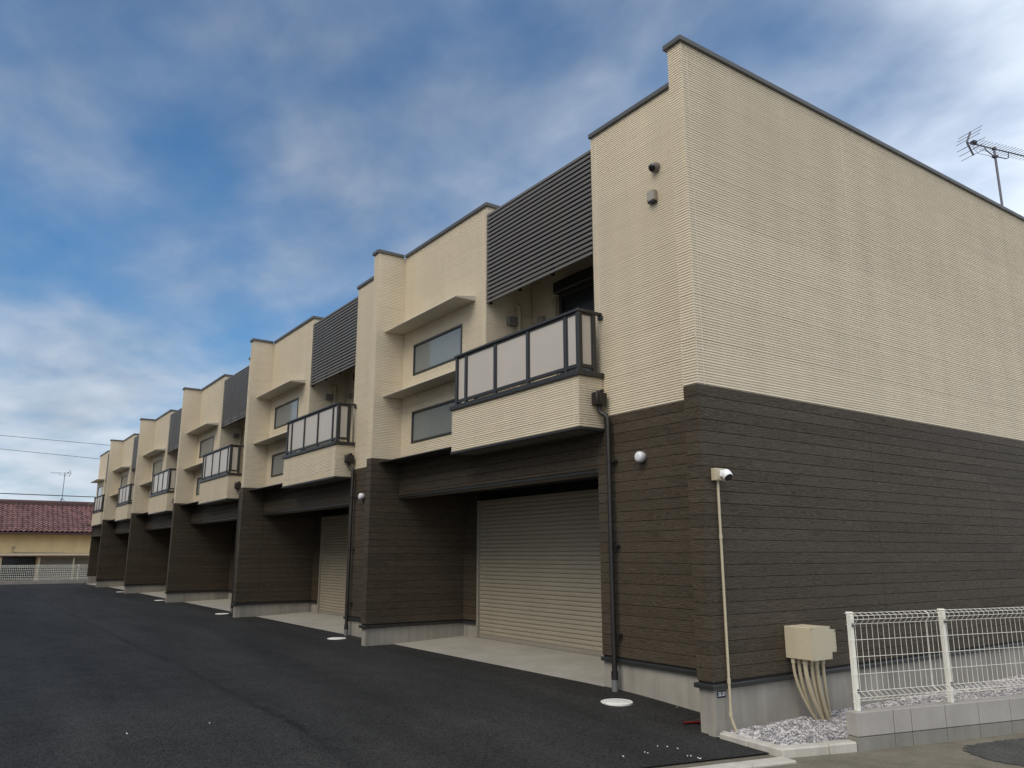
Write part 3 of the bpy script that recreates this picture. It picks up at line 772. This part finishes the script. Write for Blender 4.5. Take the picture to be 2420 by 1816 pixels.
# pull box with cable conduits
t = empty('pull_box', (.515, 0, .70)); tag(t, 'cream metal cable box on the end wall with conduits going down', 'electrical box')
MB().bbox(0, .305, -.285, -.001, .0, .298, .005).build('body', 'cream', t)
m = MB(); pl = [(0, -.002), (.312, -.002), (.312, .06), (.388, .06), (.388, .265), (.308, .272), (.305, .300), (0, .300)]
m.add([(x, -.2855, z) for x, z in pl]+[(x, -.302, z) for x, z in pl], [tuple(range(8)), tuple(range(8, 16))[::-1]]+[(i, (i+1) % 8, 8+(i+1) % 8, 8+i) for i in range(8)])
cv = m.build('cover_plate', 'cream', t)
MB().bbox(.306, .380, -.26, -.02, .07, .258, .004).build('side_box', 'cream', t)
for x, z in ((.014, .012), (.298, .012), (.014, .286), (.292, .286), (.375, .075), (.372, .25)):
    MB().lathe((x, -.302, z), (0, -1, 0), [(0, .006), (.003, .005), (.004, 0)], 10).build('screw', 'steel', cv)
tops = [(.03, -.06), (.085, -.085), (.06, -.17), (.13, -.19), (.17, -.22), (.22, -.15), (.245, -.235)]
bots = [(.235, -.13), (.255, -.10), (.285, -.165), (.31, -.15), (.345, -.185), (.40, -.12), (.43, -.14)]
for i, ((a, b), (c, d)) in enumerate(zip(tops, bots)):
    r = .021 if i == 2 else .0155+.002*(i % 3)
    pts = [(a, b, 0), (a, b, -.07)]
    for q in (.15, .35, .55, .75, .92, 1.0):
        e = q**1.7; pts.append((a+(c-a)*e, b+(d-b)*e, -.07-.51*q))
    cd = MB().tube(pts, r, 10).build('conduit', 'conduit', t, True)
    MB().tube([(a, b, -.002), (a, b, -.045)], r+.006, 10).build('connector', 'conduit', cd, True)

# ------------------------------------------------------------------ kerbs, block wall, fence, gravel
def along(p, d, a): return (p[0]+d[0]*a, p[1]+d[1]*a)
def kerb_stone(p, q, wd, z0, z1, parent, bev=.012):
    p, q = Vector((*p, 0)), Vector((*q, 0)); d = (q-p).normalized(); n = Vector((-d.y, d.x, 0)); ln = (q-p).length
    me = MB().bbox(.002, ln-.002, 0, wd, z0, z1, bev).mesh('kerb_stone', 'kerb')
    return link('kerb_stone', me, parent, p, math.atan2(d.y, d.x))
kb = empty('raised_kerb', (-.6, -.5, .1)); tag(kb, 'raised pale concrete kerb round the gravel strip corner', 'kerb', kind='structure')
kb.location = (0, 0, 0)
A = (-.61, -.745); B = (.085, -.965); K0 = (-.535, -.028)
mid = (K0[0]*.53+A[0]*.47, K0[1]*.53+A[1]*.47)
k1 = Vector((A[0]-K0[0], A[1]-K0[1], 0)).normalized()
kerb_stone(K0, mid, .10, -.1, .155, kb); kerb_stone(mid, A, .10, -.1, .158, kb)
k2 = Vector((B[0]-A[0], B[1]-A[1], 0)).normalized()
A2 = (A[0]+k2.x*.004, A[1]+k2.y*.004); M2 = (A[0]+k2.x*.45, A[1]+k2.y*.45)
kerb_stone((A2[0]+.0, A2[1]), M2, .11, -.1, .162, kb); kerb_stone(M2, B, .11, -.1, .166, kb)
fk = empty('flush_kerb', (0, 0, 0)); tag(fk, 'low flush concrete kerb between the asphalt lot and the road', 'kerb', kind='structure')
p = Vector((-.64, -.895, 0)); st = -LD
for i in range(14):
    q = p+st*(.42 if i == 0 else .6)
    kerb_stone((q.x, q.y), (p.x, p.y), .155, -.1, .108, fk, .006); p = q
BDIR = Vector((.9711, -.2387, 0)); bang = math.atan2(BDIR.y, BDIR.x)
bw = empty('block_wall', (.085, -.972, 0), bang); tag(bw, 'low grey concrete block wall under the white mesh fence', 'block wall')
x = 0; lens = [.40, .19]+[.39]*18
for i, ln in enumerate(lens):
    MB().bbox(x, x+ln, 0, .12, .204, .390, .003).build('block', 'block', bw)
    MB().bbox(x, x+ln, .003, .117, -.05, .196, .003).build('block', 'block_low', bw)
    x += ln+.008
MB().box(.004, x-.01, .007, .113, -.05, .386).build('mortar_core', 'mortar', bw)
# mesh fence stands on the block wall
mf = empty('mesh_fence', (.085, -.972, .39), bang); tag(mf, 'white welded wire mesh fence on the grey block wall', 'fence')
px = [.085, 1.155, 3.155, 5.155]
postm = MB().bbox(-.017, .017, .045, .090, -.001, .79, .003).mesh('post', 'fence')
capm = MB().bbox(-.021, .021, .038, .096, .785, .804, .006); capm.bbox(-.018, .018, .036, .046, .71, .786, .003); capm = capm.mesh('post_cap', 'fence')
for x in px:
    po = link('post', postm, mf, (x, 0, 0)); link('post_cap', capm, po)
    for z in (.165, .70): MB().bbox(-.008, .008, .026, .046, z-.02, z+.01, .002).build('clip', 'steel', po)
rw = .0019
prof = [(.036, .795), (-.005, .775), (-.012, .745), (.028, .705), (.028, .16), (-.03, .125), (-.028, .115), (.026, .085)]
vm = MB().tube([(0, a, b) for a, b in prof], rw, 6).mesh('wire', 'fence', True)
xw = .035
while xw < 6.6:
    link('wire', vm, mf, (xw, 0, 0)); xw += .0625
for dx in (.912, .922): link('wire', vm, mf, (dx, 0, 0))
for a, z in ((.036, .795), (-.005, .775), (-.014, .745), (.026, .705), (.0225, .575), (.0225, .437), (.0225, .298), (.0225, .160), (-.034, .12), (.026, .085)):
    MB().tube([(.005, a, z), (6.62, a, z)], rw*1.25, 6).build('horizontal_wire', 'fence', mf, True)
# gravel strip
gb = MB(); gb.add([(-.52, .03, .112), (XE, .03, .112), (XE, -3.3, .112), (.1, -.9, .112), (-.50, -.70, .112)], [(0, 4, 3, 2, 1)])
tag(gb.build('gravel_bed', 'bed'), 'grey ground under the gravel strip along the end wall', 'ground', kind='structure')
def in_strip(x, y):
    if y > .012: return False
    if x < .10: 
        if x < -.43: return False
        return y > A[1]+(x-A[0])*(B[1]-A[1])/(B[0]-A[0])+.105
    return y > -.972+(x-.085)*BDIR.y/BDIR.x+.125
sv, sf = [], []
ico = [(1, 0, 0), (-1, 0, 0), (0, 1, 0), (0, -1, 0), (0, 0, 1), (0, 0, -1)]
icf = [(0, 2, 4), (2, 1, 4), (1, 3, 4), (3, 0, 4), (2, 0, 5), (1, 2, 5), (3, 1, 5), (0, 3, 5)]
rnd = random.Random(3)
def stone(x, y, z, s):
    b = len(sv); a = rnd.uniform(0, 6.3); ca, sa = cos(a), sin(a); tl = rnd.uniform(-.5, .5)
    ax = (s*rnd.uniform(.8, 1.4), s*rnd.uniform(.6, 1.), s*rnd.uniform(.5, .8))
    for p in ico:
        q = [p[i]*ax[i]*rnd.uniform(.75, 1.2)+rnd.uniform(-.2, .2)*s for i in range(3)]
        q[2] += q[0]*tl
        sv.append((x+q[0]*ca-q[1]*sa, y+q[0]*sa+q[1]*ca, z+q[2]))
    sf.extend(tuple(b+i for i in f) for f in icf)
n = 0
while n < 46000:
    x = -.45+7.4*rnd.random()**1.35; y = -2.6*rnd.random()**1.3+.01
    n += 1
    if not in_strip(x, y): continue
    heap = .03*max(0, 1-abs(y)/.35)
    stone(x, y, .122+heap*.3+rnd.uniform(-.004, .010), rnd.uniform(.007, .0135))
me = bpy.data.meshes.new('gravel'); me.from_pydata(sv, [], sf); me.materials.append(MATS['stone'])
tag(link('gravel', me), 'loose pale grey gravel between the end wall and the kerb', 'gravel', kind='stuff')
# stray stones on the asphalt
pebs = [(1554, 1765), (1577, 1766), (1602, 1771), (1524, 1779), (1531, 1781), (1473, 1789), (1625, 1788), (1633, 1788), (1650, 1793), (1655, 1794), (1600, 1672), (300, 1735), (495, 1710)]
f_ = 1855.593
for u, v in pebs:
    r = fw+rt*((u-1210)/f_)+up*((908-v)/f_)
    z = .12
    for _ in range(4):
        tt = (z-CZ)/r.z; q = Vector((CX, CY, CZ))+r*tt; z = zlot(q.x, q.y)
    sv, sf = [], []; stone(0, 0, .004, .008)
    me = bpy.data.meshes.new('pebble'); me.from_pydata(sv, [], sf); me.materials.append(MATS['white'] if False else MATS['lid'])
    tag(link('pebble', me, None, (q.x, q.y, z)), 'tiny pale stray stone lying on the black asphalt', 'pebble', 'stray stones on the asphalt')
# manhole covers
for k in range(NU-1):
    x, y = -.43, k*P+1.393
    t = empty('manhole_cover', (x, y, zlot(x, y))); tag(t, ['round white inspection cover by the downpipe nearest the road', 'round white inspection cover beside the second downpipe from the road', 'round white inspection cover peeking past the second party wall', 'round white inspection cover peeking past the third party wall', 'round white inspection cover peeking past the fourth party wall'][k], 'manhole cover', 'white inspection covers')
    MB().lathe((0, 0, -.03), (0, 0, 1), [(0, .165), (.036, .165), (.040, .16), (.040, .148), (.037, .146)], 40).build('rim', 'lid', t, True)
    MB().lathe((0, 0, -.02), (0, 0, 1), [(0, .143), (.026, .143), (.029, .139)], 40).build('lid', 'lid', t, True)
# red scrap
t = empty('red_clip', (-.27, .40, zlot(-.27, .40))); tag(t, 'small red and black plastic clip on asphalt behind the end wall foundation', 'plastic clip')
t.rotation_euler = (0, 0, radians(-18))
m = MB(); m.add([(-.20, 0, .002), (.13, -.05, .002), (.13, .05, .002), (-.20, 0, .02), (.13, -.05, .035), (.13, .05, .045)], [(0, 1, 2), (3, 5, 4), (0, 3, 4, 1), (1, 4, 5, 2), (2, 5, 3, 0)]); m.build('body', 'black', t)
MB().tube([(-.2, -.012, .016), (-.06, -.036, .018), (.12, -.062, .02)], .008, 8).build('red_edge', 'red', t, True)
MB().lathe((.02, .0, .03), (-.1, -.3, 1), [(0, .03), (.05, .03), (.055, .022)], 18).build('knob', 'red', t, True)

# ------------------------------------------------------------------ roof antennas
def yagi(name, loc, ang, label, mast, boom_back, boom_front, base_z, nel=18, el=.30):
    t = empty(name, (loc[0], loc[1], base_z)); t.rotation_euler = (0, 0, ang); tag(t, label, 'antenna')
    h = mast-base_z
    MB().tube([(0, 0, 0), (0, 0, h+.03)], .02, 10).build('mast', 'steel', t, True)
    bo = MB().tube([(-boom_back, 0, h), (boom_front, 0, h)], .012, 8).build('boom', 'steel', t, True)
    m = MB().tube([(-boom_back*.35, 0, h-.01), (-boom_back*.33, 0, h-.06), (-.03, 0, h-.15), (.28, 0, h-.14), (.34, 0, h-.11), (.35, 0, h-.01)], .010, 8); m.build('support_arm', 'steel', t, True)
    m = MB().bbox(-.05, .05, -.035, .035, h-.17, h-.13, .005); m.bbox(-.03, .03, -.03, .03, h-.02, h+.03, .005); m.build('clamp', 'steel', t)
    for s_ in (1, -1):
        rb_ = MB().bbox(-.012, .012, -.014, .014, 0, .26, .003).build('reflector_frame', 'steel', t)
        rb_.location = (-boom_back, 0, h); rb_.rotation_euler = (0, radians(28 if s_ > 0 else 152), 0)
        for j in range(3):
            d_ = .07+j*.09; a_ = radians(28 if s_ > 0 else 152)
            MB().tube([(-boom_back+sin(a_)*d_, -.24, h+cos(a_)*d_), (-boom_back+sin(a_)*d_, .24, h+cos(a_)*d_)], .0045, 6).build('element', 'steel', t)
    MB().bbox(-boom_back+.13, -boom_back+.21, -.04, .04, h+.0, h+.06, .006).build('feed_box', 'black', t)
    for j in range(nel):
        xx = -boom_back+.17+(boom_front+boom_back-.2)*j/(nel-1); e = el*.5*(1.15 if j == 0 else .78-.015*(j % 5))
        MB().tube([(xx, -e, h+.014), (xx, e, h+.014)], .0042, 6).build('element', 'steel', t)
    m = MB().tube([(-boom_back+.17, 0, h), (-boom_back+.15, 0, h-.1), (-boom_back+.25, 0, h-.17), (-.15, 0, h-.16), (-.03, .0, h-.2)], .004, 6); m.build('cable', 'wire', t)
    return t
yagi('roof_antenna', (8.26, .56), math.atan2(-.33, 1.26), 'many armed television antenna on a mast above the end wall parapet', 8.80, .66, 1.0, 6.72, 20, .40)
la = yagi('roof_antenna', (-.52, 55.5), math.atan2(.35, -1.), 'small television antenna on the ridge of the red tiled roof', 7.05, .37, .85, 4.95, 9, .36)

for dx, dy in ((-.28, -.25), (.28, -.25), (0, .4)): MB().tube([(0, 0, .45), (dx, dy, .02)], .014, 6).build('stay', 'steel', la)

# ------------------------------------------------------------------ far end: fence, house, wires
bf = empty('rear_fence', (0, 46.1, .0)); tag(bf, 'low white mesh fence on a concrete base before the yellow house', 'fence')
MB().bbox(-14, 6, 0, .14, 0, .30, .01).build('base', 'block', bf)
for x in [-2.18+2*i for i in range(-6, 4)]: MB().bbox(x-.03, x+.03, .04, .10, .30, 1.14, .004).build('post', 'fence', bf)
m = MB(); x = -14.
while x < 5.5:
    m.tube([(x, .03, .36), (x, .03, 1.12)], .009, 4); x += .09
for z in (.36, .42, .53, .65, .77, .89, 1.0, 1.06, 1.12): m.tube([(-14, .018, z), (5.5, .018, z)], .010, 4)
tag(m.build('wire_mesh', 'fence', bf), kind='stuff')

hs = empty('tiled_house', (0, 53.3, 0)); tag(hs, 'low yellow plaster house with a red brown tiled roof', 'house')
MB().box(-14, 2.6, 0, 5.2, 0, 3.2).build('wall', 'plaster', hs)
rf = MB(); ye, ze, yr, zr = -.62, 3.06, 2.2, 4.93
rf.add([(-14.4, ye, ze), (3.0, ye, ze), (3.0, yr, zr), (-14.4, yr, zr), (-14.4, 2*yr-ye, ze), (3.0, 2*yr-ye, ze)], [(0, 1, 2, 3), (3, 2, 5, 4)])
roof = rf.build('roof', 'tile_ridge', hs)
MB().bbox(-14.4, 3.0, ye-.06, ye+.02, ze-.12, ze-.02, .01).build('eave_gutter', 'tile_ridge', roof)
MB().box(-14.4, 3.0, ye+.02, .0, ze-.14, ze-.09).build('eave_soffit', 'house_trim', roof)
rdg = MB(); rdg.bbox(-14.4, 2.2, yr-.26, yr+.26, zr-.30, zr+.16, .03)
rdg.tube([(-14.4, yr, zr+.17), (2.2, yr, zr+.17)], .09, 10); rdg.bbox(1.9, 2.3, yr-.2, yr+.2, zr, zr+.42, .05)
rdg.build('ridge', 'tile_ridge', roof, True)
sl = math.hypot(yr-ye, zr-ze); ang = math.atan2(zr-ze, yr-ye)
tw_, rows = .278, 14; tl_ = sl/rows
m = MB(); prof = []
for i in range(9):
    q = i/8; prof.append((q*tw_, .040*sin(q*2*pi)+.042+(.01 if i == 8 else 0)))
vv = []
for yy, lift in ((-.01, .058), (tl_*1.12, .0)):
    for x_, z_ in prof: vv.append((x_, yy, z_+lift))
for x_, z_ in prof: vv.append((x_, -.01, z_+.006))
ff = [(i, i+1, 9+i+1, 9+i) for i in range(8)]+[(18+i, 18+i+1, i+1, i) for i in range(8)]
m.add(vv, ff); tile_me = m.mesh('tile', 'tile', True)
rowm = []
for c in range(20):
    for r_ in range(rows):
        d_ = r_*tl_
        o_ = link('tile', tile_me, roof, (-4.25+c*tw_, ye+d_*cos(ang), ze+d_*sin(ang)+.01)); o_.rotation_euler = (ang, 0, 0)
rest = MB()
Rm = Matrix.Rotation(ang, 4, 'X')
for c in list(range(-34, 0))+list(range(20, 25)):
    for r_ in range(rows):
        d_ = r_*tl_; T = Matrix.Translation((-4.25+c*tw_, ye+d_*cos(ang), ze+d_*sin(ang)+.01)) @ Rm
        rest.add([T @ Vector(p_) for p_ in vv], ff)
tag(rest.build('tile_field', 'tile', roof, True), kind='stuff')
# lean-to canopy, window and lower wall
cn = MB(); cn.add([(-3.75, -.75, 1.60), (1.9, -.75, 1.60), (1.9, 0, 1.74), (-3.75, 0, 1.74), (-3.75, -.75, 1.66), (1.9, -.75, 1.66), (1.9, 0, 1.80), (-3.75, 0, 1.80)],
    [(0, 3, 2, 1), (4, 5, 6, 7), (0, 1, 5, 4), (1, 2, 6, 5), (2, 3, 7, 6), (3, 0, 4, 7)])
can = cn.build('canopy', 'house_trim', hs)
MB().bbox(-3.8, 1.95, -.80, -.752, 1.57, 1.64, .006).build('gutter', 'tile_ridge', can)
for x in (-3.62, -1.62, .28): MB().bbox(x-.045, x+.045, -.70, -.62, .05, 1.6, .006).build('post', 'house_trim', can)
wd = MB(); wd.bbox(-3.55, -1.75, -.05, -.002, .15, 1.55, .01); wn_ = wd.build('window', 'wood_core', hs)
for a in (-3.49, -2.63): MB().box(a, a+.82, -.06, -.052, .22, 1.49).build('pane', 'dark_glass', wn_)
MB().box(-1.5, 2.5, -.045, -.003, 0, 1.5).build('lower_wall', 'plaster_grey', hs)
MB().bbox(-1.5, 2.5, -.06, -.046, 1.08, 1.12, .004).build('rail', 'house_trim', hs)
vt = MB().lathe((-3.02, -.002, 2.12), (0, -1, 0), [(0, .085), (.05, .085), (.06, .07)], 16).build('wall_vent', 'house_trim', hs, True)
MB().tube([(-3.05, -.04, 2.02), (-3.05, -.04, 1.86), (-2.9, -.04, 1.83), (-.2, -.04, 1.80)], .03, 8).build('wall_pipe', 'house_trim', hs, True)

def sag(a, b, s, n=16):
    a, b = Vector(a), Vector(b); return [a.lerp(b, i/n)-Vector((0, 0, s*4*(i/n)*(1-i/n))) for i in range(n+1)]
def ray(u, v, y):
    r = fw+rt*((u-1210)/f_)+up*((908-v)/f_); tt = (y-CY)/r.y; return Vector((CX, CY, CZ))+r*tt
for (u0, v0, u1, v1, r, lab) in ((0, 1026, 262, 1050, .016, 'upper thin overhead cable crossing the sky behind the row'), (0, 1058, 236, 1082, .016, 'lower thin overhead cable crossing the sky behind the row'), (0, 1163, 226, 1172, .034, 'thick bundled overhead cable just above the red roof')):
    a, b = ray(u0, v0, 62.), ray(u1, v1, 62.); d = b-a
    tag(MB().tube(sag(a-d*3.2, b+d*3.2, .10), r, 6).build('overhead_wire', 'wire', None, True), lab, 'cable', 'overhead cables')

# ------------------------------------------------------------------ added unseen building across the lot, shades the garages from the low sky
ob = empty('added_shade_building', (-12.2, 0, 0)); tag(ob, 'added unseen grey three storey building across the lot, shading the garages', 'building')
MB().box(-9, 0, 2.0, 44, 0, 8.6).build('wall', 'plaster_grey', ob)
MB().bbox(-9.2, .12, 1.9, 44.1, 8.6, 8.8, .03).build('roof_edge', 'cap', ob)
wf = MB().bbox(-.02, .04, -.85, .85, 0, 1.2, .01).mesh('window', 'house_trim'); wp = MB().box(.041, .05, -.78, .78, .07, 1.13).mesh('pane', 'dark_glass')
for z in (.9, 3.6, 6.3):
    for i in range(10):
        link('pane', wp, link('window', wf, ob, (0, 4.2+i*4.1, z)))
